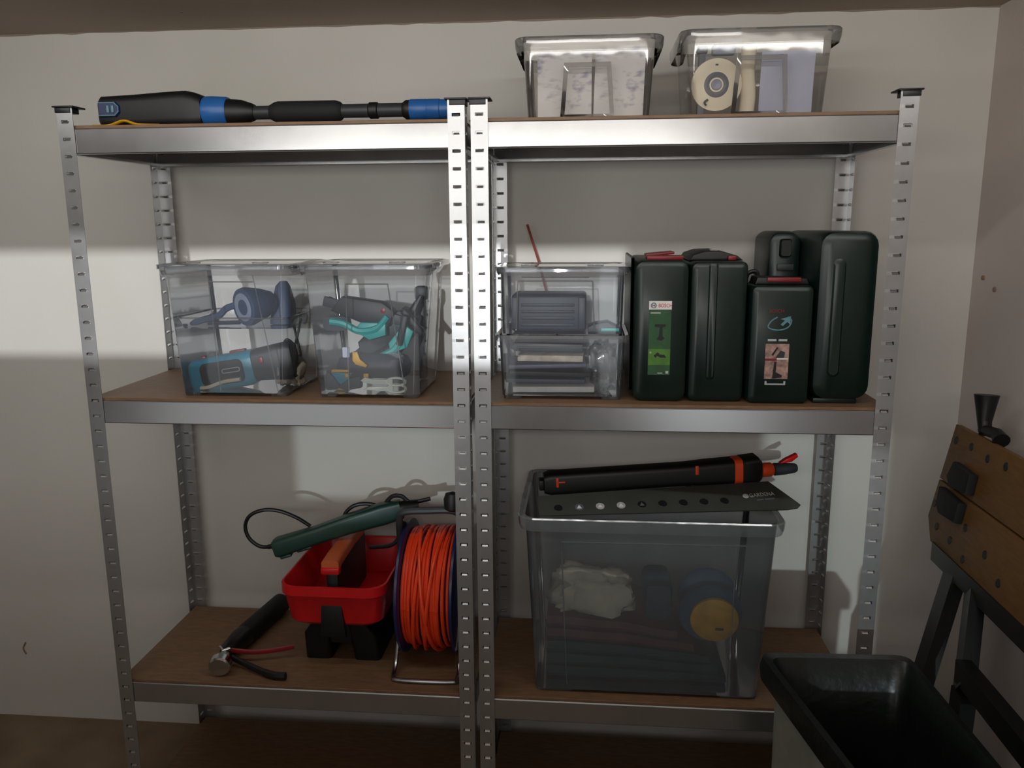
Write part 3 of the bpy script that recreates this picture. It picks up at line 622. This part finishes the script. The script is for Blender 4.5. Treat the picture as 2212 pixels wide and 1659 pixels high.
# 4: tall one
t = thing('tool_case', 'tallest dark green tool case at the right end of the row', 'tool case', (.79, .2, S2), 'dark green tool cases')
b = B(); case_shell(b, .745, .868, .032, .37, S2+.010, 1.515, .028, .016); sh = obj('front_shell', b, 'green', t)
b = B(); b.loft([rry(.772, .800, S2+.06, 1.46, .012, .0330), rry(.776, .796, S2+.066, 1.45, .010, .0285)]); obj('front_ridge', b, 'green', sh)
b = B(); case_shell(b, .672, .7445, .19, .37, S2+.010, 1.514, .026, .012); sh2 = obj('rear_shell', b, 'green', t)
b = B(); b.loft([rry(.694, .722, 1.455, 1.497, .006, .1895), rry(.697, .719, 1.458, 1.494, .005, .180)]); obj('latch', b, 'black', sh2)
b = B(); b.box(.690, .728, .183, .1895, 1.425, 1.44, .002); obj('latch_plate', b, 'dkgrey', sh2)
b = B(); b.box(.752, .845, .045, .10, S2+.0003, S2+.0115, .002); b.box(.752, .845, .30, .355, S2+.0003, S2+.0115, .002); obj('feet', b, 'green', t)

# ------------------------------------------------------------------ top shelf, left: pole tool
t = thing('pole_tool', 'long black and blue telescopic pole tool on the top left shelf', 'pole tool', (-.45, .10, S1))
PZ, PY = 1.789, .10
b = B(); b.loft([rrx(PY-.026, PY+.026, PZ-.028, PZ+.028, .012, -.855), rrx(PY-.034, PY+.034, PZ-.035, PZ+.035, .016, -.846), rrx(PY-.037, PY+.037, PZ-.0362, PZ+.037, .018, -.78),
                 rrx(PY-.038, PY+.038, PZ-.0362, PZ+.042, .020, -.70), rrx(PY-.038, PY+.038, PZ-.0362, PZ+.044, .020, -.65), rrx(PY-.036, PY+.036, PZ-.036, PZ+.040, .020, -.63), rrx(PY-.032, PY+.032, PZ-.034, PZ+.033, .020, -.613)]); hs = obj('motor_housing', b, 'black', t)
b = B(); b.lathe([(0, .0325), (.004, .034), (.02, .034), (.05, .032), (.055, .030)], (-.613, PY, PZ-.0005), (1, 0, 0), 28); obj('blue_collar', b, 'blue', t)
b = B(); b.lathe([(0, .030), (.03, .0275), (.055, .019), (.06, .0165)], (-.558, PY, PZ-.003), (1, 0, 0), 24); obj('tapered_neck', b, 'black', t)
b = B(); b.lathe([(0, .015), (.47, .015)], (-.50, PY, PZ-.004), (1, 0, 0), 18); obj('pole', b, 'dkgrey', t)
b = B(); b.lathe([(0, .016), (.012, .022), (.02, .0235), (.15, .0235), (.162, .020), (.166, .016)], (-.462, PY, PZ-.004), (1, 0, 0), 24); obj('foam_grip', b, 'black2', t)
b = B(); b.lathe([(0, .0155), (.003, .018), (.020, .018), (.022, .0155)], (-.236, PY, PZ-.004), (1, 0, 0), 18); obj('clamp_ring', b, 'black', t)
b = B(); b.lathe([(0, .0155), (.008, .021), (.017, .021)], (-.159, PY, PZ-.004), (1, 0, 0), 20); obj('dark_sleeve', b, 'black', t)
b = B(); b.lathe([(0, .0215), (.002, .0225), (.037, .0225), (.039, .0215), (.041, .0225), (.066, .0225), (.068, .021), (.10, .021)], (-.142, PY, PZ-.004), (1, 0, 0), 24); obj('blue_locking_sleeve', b, 'blue', t)
b = B(); b.loft([[(x, PY-.036, zz) for x, zz in ((-.845, 1.777), (-.806, 1.777), (-.796, 1.786), (-.796, 1.800), (-.806, 1.810), (-.845, 1.810))], [(x, PY-.0405, zz) for x, zz in ((-.845, 1.778), (-.807, 1.778), (-.798, 1.787), (-.798, 1.799), (-.807, 1.809), (-.845, 1.809))]]); bp = obj('release_button', b, 'dkblue', hs)
b = B(); P = [(-.845, PY-.041, 1.780), (-.808, PY-.041, 1.780), (-.799, PY-.041, 1.788), (-.799, PY-.041, 1.799), (-.808, PY-.041, 1.807), (-.845, PY-.041, 1.807)]; b.tube(P, .0013, 6); obj('button_outline', b, 'tealprint', hs)
for xx in (-.826, -.815):
    b = B(); b.box(xx, xx+.006, PY-.0425, PY-.0403, 1.786, 1.801, .0008); obj('button_bar', b, 'tealprint', hs)
b = B(); b.lathe([(0, .012), (.004, .015), (.012, .015), (.016, .012)], (-.853, PY-.006, 1.772), (0, 1, 0), 18); obj('end_knob', b, 'slate', t)
b = B(); b.tube(smooth([(-.852, PY-.055, S1+.003), (-.81, PY-.06, S1+.003), (-.775, PY-.062, S1+.012), (-.745, PY-.06, S1+.004), (-.70, PY-.05, S1+.003)]), .003, 8, flat=2.5); obj('yellow_strap', b, 'yellow', t)

# ------------------------------------------------------------------ bottom shelf, left
# grease gun
t = thing('grease_gun', 'black grease gun with round chrome end and red lever', 'grease gun', (-.66, .2, S3))
a0, a1 = Vector((-.668, .115, S3+.030)), Vector((-.632, .375, S3+.0285))
dr = (a1-a0).normalized()
b = B(); b.lathe([(.075, .026), (.08, .0285), (.245, .0285), (.25, .0285), (.275, .0285), (.282, .022), (.283, 0)], a0, dr, 24); obj('barrel', b, 'black', t)
b = B(); b.lathe([(-.02, .014), (-.01, .020), (.02, .024), (.05, .028), (.075, .0285), (.078, .024)], a0, dr, 24); obj('head', b, 'enamel', t)
b = B(); b.lathe([(0, .0), (0, .024), (.004, .0275), (.022, .0275), (.028, .020), (.05, .014)], (-.655, .026, S3+.0288), (-.12, 1, .16), 26); ce = obj('chrome_end', b, 'chrome', t)
b = B(); b.tube([(-.684, .10, S3+.044), (-.664, .075, S3+.048), (-.650, .085, S3+.050)], .004, 8); obj('chrome_clip', b, 'chrome', t)
b = B(); b.tube(smooth([(-.655, .10, S3+.036), (-.60, .105, S3+.030), (-.55, .118, S3+.030), (-.500, .135, S3+.034)]), [.007]*19, 8, flat=.6); obj('red_lever', b, 'dkred', t)
b = B(); b.tube(smooth([(-.645, .082, S3+.026), (-.60, .065, S3+.018), (-.55, .045, S3+.012), (-.515, .032, S3+.011), (-.485, .03, S3+.012)]), [.008]*7+[.009]*6+[.0105]*12, 8, flat=.8); obj('black_lever', b, 'black', t)
# red tool caddy
t = thing('tool_caddy', 'red tool caddy on a black base in front of the green tool', 'tool caddy', (-.37, .2, S3))
CX = -.372
def tray_ring(k, z_): return rr(CX-.135*k, CX+.135*k, .245-.185*k, .245+.165*k, .045, z_)
zT, zB = .656, .545
b = B(); b.loft([tray_ring(.84, zB), tray_ring(.90, zB+.01), tray_ring(.97, zT-.03), tray_ring(1.0, zT-.024), tray_ring(1.0, zT), tray_ring(.97, zT+.001), tray_ring(.95, zT-.004), tray_ring(.86, zB+.014)]); tr = obj('tray', b, 'red', t)
b = B(); b.prism([(CX-.032, .520), (CX-.026, .606), (CX+.026, .606), (CX+.034, .520)], XZ, .068, .084, .003); obj('front_notch', b, 'black', tr)
b = B(); b.loft([rr(CX-.10, CX-.030, .14, .36, .012, S3+.0005), rr(CX-.095, CX-.028, .12, .36, .012, .50), rr(CX-.06, CX-.02, .11, .36, .01, .547)]); obj('base_foot', b, 'black', t)
b = B(); b.loft([rr(CX+.030, CX+.10, .14, .36, .012, S3+.0005), rr(CX+.028, CX+.095, .12, .36, .012, .50), rr(CX+.02, CX+.06, .11, .36, .01, .547)]); obj('base_foot', b, 'black', t)
b = B(); b.box(CX-.03, CX+.03, .13, .35, .47, .547, .006); obj('base_bridge', b, 'black', t)
b = B(); b.box(CX-.016, CX+.016, .085, .345, .56, .70, .008); dv = obj('divider', b, 'black', t)
b = B(); b.loft([rry(CX-.022, CX+.022, .690, .722, .008, .075), rry(CX-.022, CX+.020, .693, .727, .010, .12), rry(CX-.020, CX+.018, .695, .729, .010, .24), rry(CX-.020, CX+.018, .69, .725, .010, .33)]); hd = obj('carry_handle', b, 'copper', t)
b = B(); b.box(CX-.0235, CX+.0235, .070, .092, .686, .704, .004); obj('handle_end', b, 'red', hd)
# green corded tool lying across
t = thing('corded_tool', 'dark green long corded tool lying across the red caddy', 'power tool', (-.37, .22, .66))
m = Matrix.Translation((-.385, .205, .755)) @ Matrix.Rotation(math.radians(-15.5), 4, 'Y') @ Matrix.Rotation(math.radians(10), 4, 'Z')
b = B(m); b.loft([rrx(-.022, .022, -.020, .020, .009, -.175), rrx(-.024, .024, -.024, .024, .010, -.165), rrx(-.022, .022, -.020, .024, .010, -.06), rrx(-.024, .024, -.018, .030, .010, .03), rrx(-.024, .024, -.022, .034, .012, .12), rrx(-.02, .02, -.020, .028, .01, .17)]); tb = obj('tool_body', b, 'green2', t)
b = B(m); b.box(-.165, -.135, -.02, .02, -.030, -.022, .003); b.box(-.12, -.08, -.016, .016, -.0265, -.019, .003); obj('vent_block', b, 'green2', tb)
b = B(m); b.tube([(.165, 0, .005), (.215, 0, .0)], [.022, .016], 12); obj('nose', b, 'black', t)
b = B(); b.tube(smooth([(-.552, .205, .712), (-.575, .205, .700), (-.605, .205, .700), (-.632, .205, .722), (-.640, .205, .755), (-.625, .205, .785), (-.590, .21, .799), (-.55, .215, .796), (-.505, .22, .777), (-.470, .225, .752)]), [.0065]*8+[.005]*47, 9); obj('power_cord', b, 'black', t)
b = B(); b.tube(smooth([(-.385, .24, .755), (-.378, .24, .785), (-.355, .24, .806), (-.325, .245, .811), (-.295, .25, .805), (-.28, .25, .79)]), .0052, 9); obj('power_cord', b, 'black', t)
b = B(); b.tube(smooth([(-.27, .24, .815), (-.25, .24, .835), (-.225, .24, .836), (-.20, .24, .82), (-.15, .245, .83)]), .0055, 9); obj('power_cord', b, 'black', t)
b = B(); b.tube(smooth([(-.31, .22, .70), (-.25, .20, .715), (-.225, .20, .74), (-.21, .20, .78)]), .0055, 9); obj('power_cord', b, 'black', t)
# cable reel
t = thing('cable_reel', 'orange cable reel with blue flanges beside the middle post', 'cable reel', (-.14, .20, S3))
RC = Vector((-.137, .215, .603)); RH = .062
for sx in (-1, 1):
    b = B(); o = RC+Vector((sx*RH, 0, 0))
    b.lathe([(0, .04), (0, .166), (sx*.003, .172), (sx*.009, .172), (sx*.012, .166), (sx*.012, .05), (sx*.016, .04), (sx*.016, .0)], o, (1, 0, 0), 48); obj('flange', b, 'dkblue', t)
b = B(); b.lathe([(-.060, .05), (-.060, .128), (.060, .128), (.060, .05)], RC, (1, 0, 0), 36); obj('drum', b, 'dkred', t)
rnd = random.Random(11)
for k in range(15):
    xx = -RH+.006+k*(2*RH-.012)/14; R0 = .148+.010*rnd.random()-.00012*(k-7)**2; tl = rnd.uniform(-.010, .010); ph = rnd.random()*6.28
    P = [RC+Vector((max(-RH+.005, min(RH-.005, xx+tl*math.sin(a+ph))), -R0*math.cos(a), R0*math.sin(a))) for a in [2*math.pi*q/40 for q in range(41)]]
    b = B(); b.tube(P, .0046, 8, cap=False); obj('cable_winding', b, 'orange', t)
for a, c, R0 in ((-.02, .035, .162), (.03, -.03, .163), (-.045, -.005, .160)):
    P = [RC+Vector((a+(c-a)*q/40, -R0*math.cos(th_), R0*math.sin(th_))) for q, th_ in [(q, -1.5+3.0*q/40) for q in range(41)]]
    b = B(); b.tube(P, .0046, 8); obj('cable_winding', b, 'orange', t)
b = B(); b.tube(smooth([(-.217, .30, .66), (-.219, .20, .60), (-.220, .10, S3+.03), (-.218, .055, S3+.008), (-.205, .045, S3+.0065), (-.14, .042, S3+.0065), (-.070, .045, S3+.0065), (-.058, .055, S3+.008), (-.056, .10, S3+.03), (-.055, .20, .60), (-.056, .30, .66)], 5), .0055, 10); obj('tube_frame', b, 'steel', t)
b = B(); b.tube(smooth([(-.219, .20, .60), (-.220, .19, .72), (-.216, .17, .80), (-.20, .16, .822), (-.14, .158, .828), (-.075, .16, .828), (-.058, .17, .80), (-.055, .19, .72), (-.055, .20, .60)], 5), .009, 10); obj('carry_handle', b, 'dkgrey', t)
b = B(); b.lathe([(0, .012), (.006, .021), (.03, .023), (.045, .018), (.05, .0)], (-.075, .15, .832), (0, .1, 1), 18); obj('crank_knob', b, 'black', t)

# ------------------------------------------------------------------ bottom shelf, right: tub, card, sprinkler
container('large milky plastic tub under the garden sprinkler', .098, .708, .008, .40, S3, .868, .040, .030, 'milky', 'milky_rim', lip=.016, feet=True, ribs=[((.20, .81), (.62, .812)), ((.20, .81), (.215, .44)), ((.60, .81), (.595, .44))], r=.03, name='plastic_tub', drop=.03)
TB = S3+.0105
for k, (x0_, x1_, z0_, mt, lb) in enumerate(((.162, .60, 0, 'deepteal', 'dark teal folded mat lowest in the large tub'), (.164, .58, .033, 'deepteal', 'dark teal folded mat second from the bottom of the large tub'), (.163, .56, .066, 'deepteal', 'dark teal folded mat third in the large tub'),
        (.165, .52, .099, 'maroon', 'maroon folded mat lower of two in the large tub'), (.164, .48, .132, 'maroon', 'maroon folded mat upper of two in the large tub'))):
    b = B(); n = 10; rg = []
    for q in range(n+1):
        s_ = q/n; xx = x0_+(x1_-x0_)*s_; q_ = 1-.28*(xx-.162)**2/.16+.012*math.sin(xx*40)
        rg.append([(xx, y_, TB+(z0_+.003+h_)*q_) for y_, h_ in ((.085, .0), (.075, .012), (.085, .026), (.31, .026), (.31, 0))])
    b.loft(rg); tag(obj('folded_mat', b, mt, base=((x0_+x1_)/2, .2, TB+z0_)), lb, 'mat', 'folded mats in the tub')
rag('white_cloth', 'crumpled off white cloth at the left in the large tub', 'linen', (.275, .15, TB+.158), .098, .06, .050, 22, amp=.3)
t = thing('yellow_lidded_pot', 'round pot with a yellow lid facing out in the large tub', 'pot', (.566, .13, .50))
b = B(); b.lathe([(0, .060), (-.002, .072), (.004, .076), (.10, .072), (.10, 0)], (.560, .105, .60), (.05, 1, .10), 36); obj('pot_body', b, 'dullblue', t)
b = B(); b.lathe([(0, .0), (0, .052), (.003, .057), (.012, .057), (.014, .05)], (.568, .088, .592), (.05, 1, .10), 36); ld = obj('yellow_lid', b, 'mustard', t)
b = B(); b.box(.570, .590, .0835, .0868, .570, .575, .001); obj('printed_mark', b, 'dkgrey', ld)
b = B(); b.box(.40, .47, .10, .24, .575, .675, .02); tag(obj('dark_bundle', b, 'deepteal', base=(.435, .17, .575)), 'dark teal bundle between the cloth and the yellow lid', 'bundle')
# card sleeve with pictures of the spray patterns, lying across the tub's rim
t = thing('sprinkler_card', 'charcoal cardboard sleeve with round icons under the sprinkler', 'cardboard sleeve', (.45, .15, .871))
cm = Matrix.Translation((.149, .019, .8745)) @ Matrix.Rotation(math.radians(8.3), 4, 'Z') @ Matrix.Rotation(math.radians(27), 4, 'X')
def flat(u, v, w): return (u, v, w)           # the card's own plane: u along its front edge, v up its slope
b = B(cm); b.prism([(0, 0), (.585, 0), (.610, .004), (.620, .013), (.614, .022), (.566, .093), (.0, .062)], flat, -.004, 0, .0006); cd = obj('card_sheet', b, 'card', t)
for k in range(9):
    uu = .046+.0495*k; vv = .022+.0012*k
    b = B(cm); b.lathe([(0, .0105), (.0005, .010), (.0005, .0)], (uu, vv, -.0001), (0, 0, 1), 18); obj('round_icon', b, 'print' if k in (2, 3) else ('grey' if k == 1 else 'cap'), cd)
    if 0 < k < 5:
        b = B(cm); b.prism([(uu-.006, vv-.005), (uu, vv+.006), (uu+.006, vv-.005)], flat, .0005, .0008); obj('icon_print', b, 'white' if k < 4 else 'grey', cd)
o = text('GARDENA', .0165, 0, 0, 0, 'print', cd, squash=.80)
o.data.transform(Matrix.Translation(-t.location) @ cm @ Matrix.Translation((.506, .0405, .0004)) @ Matrix.Rotation(math.radians(5), 4, 'Z') @ Matrix.Rotation(math.radians(-90), 4, 'X') @ Matrix.Translation(t.location))
b = B(cm); b.lathe([(0, .0075), (.0005, .007), (.0005, 0)], (.497, .0455, -.0001), (0, 0, 1), 16); obj('round_emblem', b, 'print', cd)
b = B(cm @ Matrix.Translation((.520, .029, 0)) @ Matrix.Rotation(math.radians(5), 4, 'Z')); b.box(0, .016, 0, .004, 0, .0005); obj('printed_line', b, 'grey', cd)
b = B(cm @ Matrix.Translation((.540, .031, 0)) @ Matrix.Rotation(math.radians(5), 4, 'Z')); b.box(0, .024, 0, .004, 0, .0005); obj('printed_line', b, 'grey', cd)
# sprinkler
t = thing('garden_sprinkler', 'black and orange oscillating garden sprinkler on top of the tub', 'sprinkler', (.42, .17, .90))
m = Matrix.Translation((.400, .178, .9245)) @ Matrix.Rotation(math.radians(8.5), 4, 'Z') @ Matrix.Rotation(math.radians(-2.4), 4, 'Y')
b = B(m); b.loft([rrx(-.022, .022, -.024, .022, .012, -.25), rrx(-.026, .026, -.028, .027, .013, -.235), rrx(-.026, .026, -.027, .027, .013, .10), rrx(-.028, .028, -.030, .030, .014, .15), rrx(-.028, .028, -.030, .032, .014, .215)]); sb = obj('spray_tube', b, 'black', t)
b = B(m); b.loft([rrx(-.029, .029, -.031, .033, .015, .216), rrx(-.029, .029, -.031, .033, .015, .236)]); obj('orange_ring', b, 'orange2', t)
b = B(m); b.loft([rrx(-.030, .030, -.032, .034, .014, .237), rrx(-.030, .030, -.031, .036, .012, .276), rrx(-.024, .024, -.024, .026, .012, .2855)]); obj('end_housing', b, 'black', t)
b = B(m); b.lathe([(0, .013), (.004, .018), (.028, .018), (.034, .014)], (.286, 0, -.004), (1, 0, 0), 18); obj('orange_connector', b, 'orange2', t)
b = B(m); b.lathe([(0, .011), (.003, .016), (.03, .015), (.055, .012), (.06, .009)], (.320, 0, -.004), (1, 0, 0), 18); hc = obj('hose_connector', b, 'dkgrey', t)
b = B(m); b.prism([(.335, .012), (.350, .022), (.378, .034), (.381, .026), (.365, .014)], XZ, -.008, .008, .002); obj('red_lever', b, 'red', hc)
b = B(m); b.box(-.262, -.25, -.016, .016, -.016, .010, .003); obj('end_cap', b, 'black', t)
b = B(m); b.box(-.222, -.216, -.0275, -.024, -.006, .018, .001); b.box(-.216, -.200, -.0275, -.024, .004, .008, .001); obj('orange_slider', b, 'orange2', sb)
b = B(m); b.box(.118, .126, -.0295, -.025, .004, .026, .001); obj('orange_slider', b, 'orange2', sb)
for sx in (-.20, .12):
    b = B(m); b.box(sx-.012, sx+.012, -.022, .05, -.037+(.008 if sx < 0 else -.010), -.02, .003); obj('support_leg', b, 'black', t)

# ------------------------------------------------------------------ right foreground: lined bin and folding workbench
t = thing('lined_bin', 'pale grey bin with a dark liner folded over its rim', 'bin', (.80, -.40, 0))
def quad_ring(pts, z_, r=.03, n=4):
    out = []; k = len(pts)
    for i in range(k):
        p0, p, p1 = Vector(pts[i-1]), Vector(pts[i]), Vector(pts[(i+1) % k])
        a = p+(p0-p).normalized()*r; c = p+(p1-p).normalized()*r
        for j in range(n+1):
            s_ = j/n; q = a*(1-s_)**2+p*2*s_*(1-s_)+c*s_*s_; out.append((q.x, q.y, z_))
    return out
RIM = [(.624, -.158), (.925, -.146), (.948, -.66), (.718, -.66)]
def inset(f, dx=0): 
    c = Vector((.80, -.40)); return [tuple(c+(Vector(p)-c)*f) for p in RIM]
b = B(); b.loft([quad_ring([(.655, -.165), (.90, -.16), (.92, -.62), (.70, -.62)], .001), quad_ring([(.648, -.165), (.905, -.16), (.93, -.63), (.71, -.63)], .56), quad_ring([(.648, -.163), (.908, -.158), (.932, -.64), (.715, -.64)], .612)], True, False); obj('bin_body', b, 'binbody', t)
b = B(); b.loft([quad_ring(inset(1.03), .598), quad_ring(inset(1.045), .625), quad_ring(inset(1.02), .648), quad_ring(inset(.93), .650), quad_ring(inset(.81), .61), quad_ring(inset(.76), .45), quad_ring(inset(.68), .22), quad_ring(inset(.5), .16)], False, True); obj('bin_liner', b, 'liner', t)

t = thing('folding_workbench', 'folded workbench with a perforated brown top leaning on the right wall', 'workbench', (1.12, -.05, 0))
# frame of the top: origin at its upper far corner, u towards the camera, v down
O = Vector((1.128, .200, 1.062)); Uv = Vector((-.03, -1, .02)).normalized(); Vv = Vector((-.045, .02, -.285)).normalized(); Nn = Uv.cross(Vv).normalized()
if Nn.x > 0: Nn = -Nn
def bench(u, v, w): return O+Uv*u+Vv*v+Nn*w
for v0, v1 in ((0, .138), (.142, .288)):
    b = B(); cut = .05 if v0 else 0
    b.prism([(0, v0), (.62, v0), (.62, v1), (cut, v1), (0, v1-cut)] if cut else [(0, v0), (.62, v0), (.62, v1), (0, v1)], bench, -.016, 0, .002); bd = obj('jaw_board', b, 'wood', t)
    rows = ((.025, .035), (.105, .03), (.19, .035), (.27, .03), (.36, .035), (.45, .03)) if not v0 else ((.015, .20), (.06, .245), (.14, .25), (.19, .20), (.22, .265), (.30, .22), (.38, .25), (.47, .21))
    for uu, vv in rows:
        bb = B(); c = bench(uu, vv, .0002); bb.lathe([(0, .0095), (.0008, .009), (.0008, .0)], c, Nn, 12); obj('dog_hole', bb, 'black', bd)
for (u0, v0, sk) in ((.075, .074, .012), (.065, .146, -.010)):
    b = B(); b.prism([(u0+sk, v0), (u0+.105, v0+.004), (u0+.11, v0+.052), (u0+.025, v0+.058), (u0, v0+.04)], bench, .0005, .022, .005); obj('clamping_jaw', b, 'black2', t)
b = B(); b.tube([bench(.105, -.005, -.02), bench(.085, -.03, -.02), bench(.075, -.09, -.012)], [.013, .015, .026], 14); obj('crank_handle', b, 'black', t)
b = B(); b.tube([bench(.09, -.012, -.02), bench(.16, -.018, -.018), bench(.185, -.008, -.018)], [.012, .013, .018], 12); obj('crank_arm', b, 'black', t)
def bar(name, p, q, w_, d_, mat='enamel'):
    p, q = Vector(p), Vector(q); b = B(); t_ = (q-p).normalized(); a = Vector((1, 0, 0)); a = (a-t_*a.dot(t_)).normalized(); c = t_.cross(a)
    b.loft([[o_+a*i*w_/2+c*j*d_/2 for i, j in ((-1, -1), (1, -1), (1, 1), (-1, 1))] for o_ in (p, q)]); return obj(name, b, mat, t)
bar('cross_rail', bench(.07, .302, -.02), bench(.62, .302, -.02), .04, .045)
bar('leg', bench(.17, .31, -.02), (1.0, -.035, .50), .03, .055); bar('leg', (1.0, -.035, .50), (.995, .06, .012), .03, .055)
bar('leg', bench(.27, .31, -.02), (1.005, -.225, .62), .03, .045); bar('leg', (1.005, -.225, .62), (1.0, -.215, .012), .03, .045)
bar('leg', bench(.56, .31, -.02), (1.03, -.50, .012), .03, .045)
bar('stretcher', (1.010, -.20, .652), (.985, -.62, .675), .03, .045)
